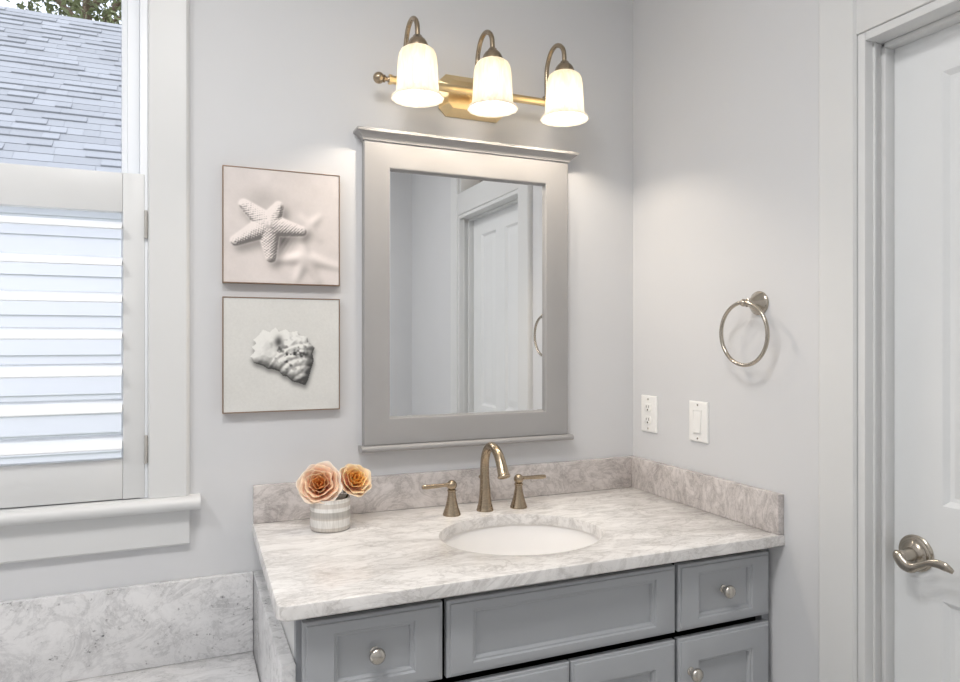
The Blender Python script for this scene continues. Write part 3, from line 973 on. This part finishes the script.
# starfish picture
bgv = 0.835 + 0.07 * (fbm(N, 3, 5) - 0.5) + 0.03 * (fbm(N, 14, 8) - 0.5) - 0.05 * np.exp(-((xx - 0.42) ** 2 + (yy - 0.38) ** 2) / 0.05)
tips = [(0.165, 0.315), (0.462, 0.315), (0.665, 0.525), (0.395, 0.775), (0.095, 0.640)]
hA, al, ac = arm_field(0.375, 0.485, tips, 0.098, 0.042)
hA = blur(hA, 2)
mask = np.clip(hA / 0.012, 0, 1)
bump = 0.0035 * np.sin(al * 260) * np.cos(ac * 200) + 0.006 * (vnoise(N, 64, 3) - 0.5)
lit = np.clip(1 + 0.65 * (relief(hA + bump * mask, 0.55) - 1), 0.5, 1.12)
h2, _, _ = arm_field(0.695, 0.765, [(0.66, 0.575), (0.99, 0.84), (0.82, 0.98), (0.62, 0.97), (0.44, 0.80)], 0.06, 0.022)
h3, _, _ = arm_field(0.735, 0.475, [(0.83, 0.385), (0.83, 0.600), (0.66, 0.60), (0.66, 0.40)], 0.04, 0.020)
h2, h3 = blur(h2, 4), blur(h3, 4)
img = bgv * (1 + 0.30 * (relief(h2, 0.6) - 1)) * (1 + 0.26 * (relief(h3, 0.6) - 1))
shd = np.zeros((N, N))
sdx, sdy = int(0.045 * N), int(0.055 * N)
shd[sdy:, sdx:] = mask[:-sdy, :-sdx]
img = img * (1 - 0.30 * blur(shd, 5) * (1 - mask))
tuft = np.exp(-((xx - 0.50) ** 2 / 0.004 + (yy - 0.62) ** 2 / 0.006)) * (1 - mask)
img = img * (1 - 0.34 * tuft * (0.85 + 0.3 * (np.sin((xx + 0.6 * yy) * 160) > 0)))
tuft = np.exp(-((xx - 0.32) ** 2 / 0.02 + (yy - 0.27) ** 2 / 0.010)) * (1 - mask)
img = img * (1 - 0.10 * tuft)
img = img * (1 - mask) + mask * 0.82 * lit
rgb1 = np.stack([img * 1.010, img * 0.975, img * 0.960], -1)
# seashell picture
px = lambda x, y: ((x - 15) / 610.0, (y - 42) / 600.0)
outl_pts = [px(*p) for p in [(168, 385), (150, 350), (172, 325), (158, 300), (180, 282), (165, 262), (190, 240), (215, 208), (250, 222), (280, 195), (300, 218), (335, 205), (355, 222), (395, 215), (410, 238), (450, 245), (455, 272), (492, 305), (478, 335), (486, 375), (470, 425), (455, 480), (440, 510), (400, 495), (370, 488), (345, 462), (318, 455), (300, 432), (270, 420), (240, 418), (215, 400)]]
def inside(poly):
    m = np.zeros((N, N), bool)
    n = len(poly)
    for i in range(n):
        x1, y1 = poly[i]; x2, y2 = poly[(i + 1) % n]
        cnd = ((y1 > yy) != (y2 > yy))
        with np.errstate(divide='ignore', invalid='ignore'):
            xi = (x2 - x1) * (yy - y1) / (y2 - y1 + 1e-12) + x1
        m ^= cnd & (xx < xi)
    return m
mk = inside(outl_pts).astype(float)
base = blur(mk, 7)
dom = np.clip(base - 0.35, 0, 1) * 0.10 * mk
tipx, tipy = px(440, 505)
rt_ = np.hypot(xx - tipx, yy - tipy)
ang = np.arctan2(yy - tipy, xx - tipx)
ribs = 0.006 * np.abs(np.sin(rt_ * 44 + 0.8 * ang)) * (rt_ < 0.36)
knobs_ = 0.016 * vnoise(N, 26, 21) * np.exp(-((xx - 0.57) ** 2 / 0.016 + (yy - 0.46) ** 2 / 0.012))
smooth_l = np.exp(-((xx - 0.37) ** 2 / 0.012 + (yy - 0.42) ** 2 / 0.020))
h = blur(dom + (ribs + knobs_ + 0.006 * vnoise(N, 40, 4)) * mk * (1 - 0.85 * smooth_l), 1)
lit = np.clip(1 + 0.62 * (relief(h, 0.95) - 1), 0.30, 1.10)
bgv = 0.835 + 0.03 * (fbm(N, 4, 15) - 0.5) + 0.02 * (vnoise(N, 90, 9) - 0.5)
shd = np.zeros((N, N)); sdx, sdy = int(0.01 * N), int(0.035 * N)
shd[sdy:, sdx:] = mk[:-sdy, :-sdx]
img = bgv * (1 - 0.42 * blur(shd, 3) * (1 - mk))
cav = np.exp(-((xx - 0.462) ** 2 / 0.0010 + (yy - 0.385) ** 2 / 0.0022))
spk = np.clip(fbm(N, 30, 40, 2) - 0.50, 0, 1) * 4.5 * np.exp(-((xx - 0.57) ** 2 / 0.02 + (yy - 0.50) ** 2 / 0.012))
img = img * (1 - mk) + mk * 0.83 * lit * (1 - 0.65 * cav) * (1 - 0.8 * np.clip(spk, 0, 1))
edge = np.clip(mk - blur(mk, 2), 0, 1) * (yy > 0.52)
img = img * (1 - 0.45 * edge)
rgb2 = np.stack([img * 1.0, img * 1.0, img * 0.985], -1)

def color_grid(name, rgb, x0, x1, z0, z1, y, parent, mat):
    n = rgb.shape[0]
    off = WLOC[parent.name]
    xs = np.linspace(x0, x1, n) - off.x
    zs = np.linspace(z1, z0, n) - off.z
    gx, gz = np.meshgrid(xs, zs)
    co = np.stack([gx.ravel(), np.full(n * n, y - off.y), gz.ravel()], -1)
    idx = np.arange(n * n).reshape(n, n)
    q = np.stack([idx[:-1, :-1].ravel(), idx[1:, :-1].ravel(), idx[1:, 1:].ravel(), idx[:-1, 1:].ravel()], -1)
    me = bpy.data.meshes.new(name)
    me.from_pydata(co.tolist(), [], q.tolist())
    at = me.color_attributes.new('Col', 'FLOAT_COLOR', 'POINT')
    c_ = np.clip(rgb, 0, 1).reshape(-1, 3)
    c_ = np.where(c_ <= 0.04045, c_ / 12.92, ((c_ + 0.055) / 1.055) ** 2.4)
    at.data.foreach_set('color', np.concatenate([c_, np.ones((n * n, 1))], 1).astype(np.float32).ravel())
    me.materials.append(mat)
    o_ = bpy.data.objects.new(name, me)
    C.objects.link(o_)
    o_.parent = parent
    WLOC[o_.name] = off.copy()
    return o_
AX0, AX1 = -1.2500, -0.9545
for z0, z1, rgb, lab in ((1.5045, 1.8005, rgb1, 'square wall print of a pale starfish, upper of the two pictures'),
                         (1.1745, 1.4695, rgb2, 'square wall print of a spiky seashell, lower of the two pictures')):
    p = thing('wall_picture', lab, 'picture', ((AX0 + AX1) / 2, 0, z0), 'beach prints left of the mirror')
    fr = MB()
    rect = lambda e, y: [(AX0 + e, y, z0 + e), (AX1 - e, y, z0 + e), (AX1 - e, y, z1 - e), (AX0 + e, y, z1 - e)]
    fr.ring_loops([rect(0, -0.0006), rect(0, -0.0215), rect(0.0008, -0.0225), rect(0.0022, -0.0225), rect(0.0026, -0.0205), rect(0.0026, -0.0006)])
    fr.build('frame', 'copper', p, angle=30)
    color_grid('print', rgb, AX0 + 0.0028, AX1 - 0.0028, z0 + 0.0028, z1 - 0.0028, -0.0210, p, M['print'])

# ------------------------------------------------------------------ vase with two roses
VXC, VYC = -1.0020, -0.1360
vs = MB()
vs.lathe([(0.0, 0.0), (0.0440, 0.0), (0.0475, 0.0015), (0.0488, 0.005), (0.0490, 0.040), (0.0488, 0.070), (0.0480, 0.0775), (0.0465, 0.0785), (0.0450, 0.0775), (0.0445, 0.070), (0.0445, 0.008), (0.0, 0.006)], (VXC, VYC, TT + 0.0003), 'Z', 64)
va = vs.build('vase', 'vase', None, origin=(VXC, VYC, TT + 0.0003), angle=50)
tag(va, 'small round off-white stoneware vase with woven grey bands on the marble countertop', 'vase')

def petal(L, width, cup, curl, r0, rnd, nu=11, nv=10, dome=0.10, ruffle=0.002):
    """one petal in its rose frame (axis +Z, petal along +X); returns points and v"""
    P, V = [], []
    ph = rnd.uniform(0, 6.28)
    for i in range(nv):
        v = i / (nv - 1)
        for k in range(nu):
            u = -1 + 2 * k / (nu - 1)
            ve = v * (1 - dome * u * u * v)
            w_ = width * (math.sin(min(1.0, 0.22 + 0.9 * ve) * math.pi / 2) if ve < 0.75 else math.sin(min(1.0, 0.22 + 0.9 * 0.75) * math.pi / 2))
            w_ *= 1 - 0.22 * max(0, (ve - 0.72) / 0.28) ** 2
            rr = r0 * 0.25 + cup * math.sin(min(1.0, ve * 1.15) * math.pi / 2) ** 0.8 + curl * max(0, ve - 0.55) ** 2 * 5
            z = L * (ve - 0.55 * max(0, ve - 0.62) ** 2 * (1 if curl > 0 else 0) * (1 + curl * 60))
            rr += ruffle * math.sin(5 * u + ph) * v
            z += ruffle * math.cos(4 * u + ph) * v
            a_ = u * w_ / max(rr, 0.006)
            a_ = max(-2.6, min(2.6, a_))
            rk = rr * (1 + 0.04 * u)
            P.append((rk * math.cos(a_), rk * math.sin(a_), z))
            V.append(v)
    return P, V, nu, nv

def rose(label, center, axis, scale, stem_pts, seed, open_=1.0, layers=None):
    rnd = random.Random(seed)
    ctr = Vector(center)
    t = thing('rose', label, 'rose', ctr, 'roses in the vase')
    q = Vector(axis).normalized().to_track_quat('Z', 'Y').to_matrix()
    for (n, L, width, cup, curl, r0, c_in, c_out, z0) in layers:
        off = rnd.uniform(0, 6.28)
        for k in range(n):
            P, V, nu, nv = petal(L * rnd.uniform(0.93, 1.06), width, cup * rnd.uniform(0.93, 1.07), curl * rnd.uniform(0.7, 1.3), r0, rnd)
            a_ = off + 2 * math.pi * k / n + rnd.uniform(-0.12, 0.12)
            R = Matrix.Rotation(a_, 3, 'Z')
            pts = [q @ (R @ (Vector(p) + Vector((0, 0, z0)))) * scale for p in P]
            me = bpy.data.meshes.new('petal')
            fs = [(i * nu + j, i * nu + j + 1, (i + 1) * nu + j + 1, (i + 1) * nu + j) for i in range(nv - 1) for j in range(nu - 1)]
            me.from_pydata([tuple(p) for p in pts], [], fs)
            at = me.color_attributes.new('Col', 'FLOAT_COLOR', 'POINT')
            ci, co = lin(*c_in), lin(*c_out)
            tint = rnd.uniform(0.92, 1.05)
            for i, v in enumerate(V):
                s_ = min(1, max(0, (v - 0.25) / 0.7))
                at.data[i].color = tuple(min(1, (a0 * (1 - s_) + b0 * s_) * tint) for a0, b0 in zip(ci, co)) + (1,)
            me.materials.append(M['petal'])
            for p_ in me.polygons:
                p_.use_smooth = True
            o_ = bpy.data.objects.new('petal', me)
            C.objects.link(o_)
            o_.parent = t
            so = o_.modifiers.new('thickness', 'SOLIDIFY')
            so.thickness = 0.0008
            sb = o_.modifiers.new('smooth', 'SUBSURF')
            sb.levels = 1
            sb.render_levels = 1
    base = ctr + q @ Vector((0, 0, -0.006)) * scale
    sm = MB()
    sm.tube([base] + [Vector(p) for p in stem_pts], 0.0024, 10, 5)
    sm.build('stem', 'stem', t)
    se = MB()
    for k in range(5):
        a_ = 2 * math.pi * k / 5
        L = []
        for i in range(7):
            v = i / 6
            w_ = 0.006 * math.sin(math.pi * min(1, v * 0.85 + 0.12))
            pts = [Vector((0.004 + 0.032 * v, s_ * w_, -0.006 + 0.010 * v ** 2 + (0.0008 if s_ == 0 else 0))) for s_ in (-1, 0, 1)]
            L.append([base + q @ (Matrix.Rotation(a_, 3, 'Z') @ p) * scale for p in pts])
        se.loops(L, close=False, cap0=False, cap1=False)
    se.build('sepals', 'stem', t)
    return t
to_cam = Vector((-0.34, -1.0, 0.62))
OR, PE, PK, PA = (224, 152, 84), (242, 200, 152), (232, 172, 142), (248, 230, 212)
lay1 = [(3, 0.036, 0.012, 0.005, 0.000, 0.010, OR, (226, 156, 84), 0.004),
        (4, 0.040, 0.016, 0.011, 0.002, 0.012, OR, (234, 172, 110), 0.002),
        (5, 0.043, 0.020, 0.018, 0.003, 0.014, (216, 144, 94), (243, 198, 156), 0.000),
        (5, 0.044, 0.026, 0.026, 0.006, 0.016, (216, 144, 112), (246, 212, 180), -0.001),
        (6, 0.042, 0.034, 0.034, 0.009, 0.018, PK, (246, 212, 184), -0.003),
        (7, 0.036, 0.036, 0.040, 0.011, 0.018, (236, 180, 150), PA, -0.005)]
rose('large open peach rose facing forward on the left of the vase', (-1.0240, -0.128, 0.9920), to_cam, 1.0,
     [(-1.018, -0.130, 0.965), (-1.006, -0.134, 0.935), (-0.998, -0.136, 0.897)], 4, layers=lay1)
OY = (222, 150, 60)
lay2 = [(3, 0.034, 0.011, 0.005, 0.000, 0.010, OY, (232, 166, 78), 0.006),
        (5, 0.037, 0.015, 0.012, 0.002, 0.012, OY, (240, 188, 108), 0.003),
        (5, 0.038, 0.021, 0.020, 0.004, 0.014, (232, 160, 96), (246, 206, 144), 0.000),
        (5, 0.038, 0.027, 0.028, 0.008, 0.016, (232, 170, 140), (247, 216, 172), -0.003),
        (6, 0.036, 0.032, 0.034, 0.009, 0.017, (238, 186, 162), (247, 222, 192), -0.006)]
rose('smaller yellow-orange rose tilted up at the right of the vase', (-0.9450, -0.122, 0.9940), Vector((0.22, -0.80, 0.60)), 0.98,
     [(-0.957, -0.130, 0.968), (-0.975, -0.134, 0.940), (-0.990, -0.137, 0.897)], 9, layers=lay2)
pe = MB()
L = []
for i in range(8):
    v = i / 7
    c_ = Vector((-0.957 + 0.018 * v, -0.158 - 0.012 * v, 0.985 - 0.033 * v - 0.006 * v * v))
    w_ = 0.012 * math.sin(math.pi * min(1, 0.15 + 0.8 * v))
    L.append([c_ + Vector((s_ * w_ * 0.8, 0.004 * s_ * s_, s_ * w_ * 0.55)) for s_ in (-1, -0.5, 0, 0.5, 1)])

# ------------------------------------------------------------------ marble around the tub
tb = MB().box(XL + 0.001, -1.1764, -0.0200, -0.0006, 0.5648, 0.7655, 0.0015).build('tub_backsplash', 'tub_marble')
tag(tb, 'tall grey-veined marble splash on the back wall under the window', 'backsplash')
tb = MB().box(-1.1760, -1.1496, -0.5765, -0.0006, 0.30, 0.7640, 0.0025).build('tub_side_splash', 'tub_marble')
tag(tb, 'thick marble end slab standing against the left side of the vanity', 'marble slab')
tb = MB().box(XL + 0.001, -1.1764, -0.80, -0.0006, 0.5345, 0.5645, 0.003).build('tub_deck', 'tub_marble')
tag(tb, 'horizontal grey marble tub deck below the window at the lower left', 'tub deck')
ap = MB().box(XL + 0.001, -1.1764, -0.78, -0.76, 0.0, 0.5343, 0.002).build('tub_skirt', 'trim')
tag(ap, 'plain white front panel under the marble tub deck', 'tub panel')

# ------------------------------------------------------------------ outdoors: neighbour house and trees
gr = struct('ground', MB().box(-14, 10, T + 0.02, 22, -0.6, -0.5), paint('lawn', (120, 130, 90), 0.9, 0.3), smooth=False)
HY = 3.30
ho = thing('house', 'neighbouring house with white lap siding and grey shingle roof outside the window', 'house', (-3.0, HY, -0.5))
wl = MB()
n_l = 22
pr = []
for i in range(n_l):
    z = -0.5 + i * 0.1275 + 0.105
    pr += [(HY - 0.012, z - 0.1275 + 0.0015), (HY - 0.0005, z)]
pr = [(HY + 0.15, pr[0][1])] + pr + [(HY + 0.15, pr[-1][1])]
wl.extrude(pr, lambda t, p, q: (t, p, q), -7.0, 1.5)
wl.build('siding_wall', 'siding', ho, smooth=False)
slope = 10 / 12.0
ez, ey = 2.42, HY - 0.12
ru = Vector((0, 1, slope)).normalized()
rn = Vector((0, -slope, 1)).normalized()
rr_ = random.Random(3)
verts, faces, cols_ = [], [], []
n_c = 28
for r_ in range(n_c):
    s0 = r_ * 0.105
    x = -7.3 - rr_.uniform(0, 0.3)
    while x < 1.8:
        w_ = rr_.choice((0.10, 0.14, 0.18, 0.22, 0.27))
        th = rr_.choice((0.006, 0.007, 0.014, 0.016))
        g = rr_.uniform(0.90, 1.08)
        c_ = tuple(v * g for v in lin(157, 161, 166))
        p0 = Vector((x, ey, ez)) + ru * s0
        p1 = p0 + ru * 0.111
        i0 = len(verts)
        a0, b0 = p0 + rn * th, p1 + rn * 0.002
        ddx = Vector((w_ - 0.0012, 0, 0))
        verts += [p0 - rn * 0.004, p0 - rn * 0.004 + ddx, a0, a0 + ddx, b0, b0 + ddx]
        faces += [(i0, i0 + 1, i0 + 3, i0 + 2), (i0 + 2, i0 + 3, i0 + 5, i0 + 4), (i0, i0 + 2, i0 + 4), (i0 + 1, i0 + 5, i0 + 3)]
        dk = tuple(v * 0.35 for v in c_)  # lower edge darkened: shadow line under each tab put into the colour
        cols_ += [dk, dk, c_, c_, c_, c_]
        x += w_
off = WLOC[ho.name]
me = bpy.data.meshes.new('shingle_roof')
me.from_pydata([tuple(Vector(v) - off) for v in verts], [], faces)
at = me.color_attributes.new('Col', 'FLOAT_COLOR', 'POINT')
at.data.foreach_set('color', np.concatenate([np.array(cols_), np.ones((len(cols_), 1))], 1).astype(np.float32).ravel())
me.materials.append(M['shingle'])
ro_ = bpy.data.objects.new('shingle_roof', me)
C.objects.link(ro_)
ro_.parent = ho
dk = MB()
topp = Vector((0, ey, ez)) + ru * (n_c * 0.105)
dk.extrude([(ey, ez - 0.012), (topp.y, topp.z - 0.012), (topp.y + (topp.y - ey), ez - 0.012), (topp.y + (topp.y - ey), ez - 0.10), (topp.y, topp.z - 0.12), (ey, ez - 0.10)], lambda t, p, q: (t, p, q), -7.3, 1.8)
dk.build('roof_deck', 'gap', ho, smooth=False)
MB().box(-7.35, 1.85, ey - 0.03, ey - 0.002, ez - 0.16, ez - 0.004, 0.004).build('fascia', 'siding', ho)
MB().box(-7.3, 1.8, ey - 0.002, HY + 0.1, ez - 0.13, ez - 0.115).build('soffit', 'siding', ho, smooth=False)

def tree(label, x, y, h, cr, seed, n_leaf):
    rnd = random.Random(seed)
    t = thing('tree', label, 'tree', (x, y, -0.5), 'trees behind the neighbouring roof')
    tk = MB()
    tk.tube([(x, y, -0.5), (x + 0.1, y, h * 0.4), (x - 0.05, y, h * 0.75), (x, y, h)], [0.22, 0.17, 0.10, 0.03], 12, 4)
    ends = []
    for k in range(16):
        a_ = rnd.uniform(0, 6.28)
        z0 = h * rnd.uniform(0.40, 0.9)
        L = cr * rnd.uniform(0.5, 1.0)
        e = Vector((x + L * math.cos(a_), y + L * math.sin(a_), z0 + L * rnd.uniform(0.1, 0.8)))
        m = Vector((x, y, z0)).lerp(e, 0.5) + Vector((0, 0, 0.15))
        tk.tube([(x, y, z0), m, e], [0.06, 0.04, 0.012], 8, 3)
        ends += [(m.lerp(e, s_ / 5.0)) for s_ in range(6)]
    tk.build('trunk', 'bark', t)
    lf = bmesh.new()
    off = WLOC[t.name]
    for k in range(n_leaf):
        e = rnd.choice(ends)
        p = e + Vector((rnd.gauss(0, 0.38), rnd.gauss(0, 0.38), rnd.gauss(0, 0.30))) - off
        d1_ = Vector((rnd.gauss(0, 1), rnd.gauss(0, 1), rnd.gauss(0, 1))).normalized()
        d2_ = d1_.cross(Vector((rnd.gauss(0, 1), rnd.gauss(0, 1), rnd.gauss(0, 1)))).normalized()
        s_ = rnd.uniform(0.05, 0.10)
        vs_ = [lf.verts.new(p + d1_ * s_), lf.verts.new(p + d2_ * s_ * 0.45), lf.verts.new(p - d1_ * s_), lf.verts.new(p - d2_ * s_ * 0.45)]
        lf.faces.new(vs_)
    me_ = bpy.data.meshes.new('foliage')
    lf.to_mesh(me_)
    lf.free()
    me_.materials.append(M['leaf'])
    o_ = bpy.data.objects.new('foliage', me_)
    C.objects.link(o_)
    o_.parent = t
tree('green leafy tree behind the left end of the neighbouring roof ridge', -7.2, 12.6, 8.4, 1.7, 1, 3400)
tree('brownish sparse tree behind the roof ridge near the window frame', -2.9, 12.4, 8.4, 1.5, 2, 3000)
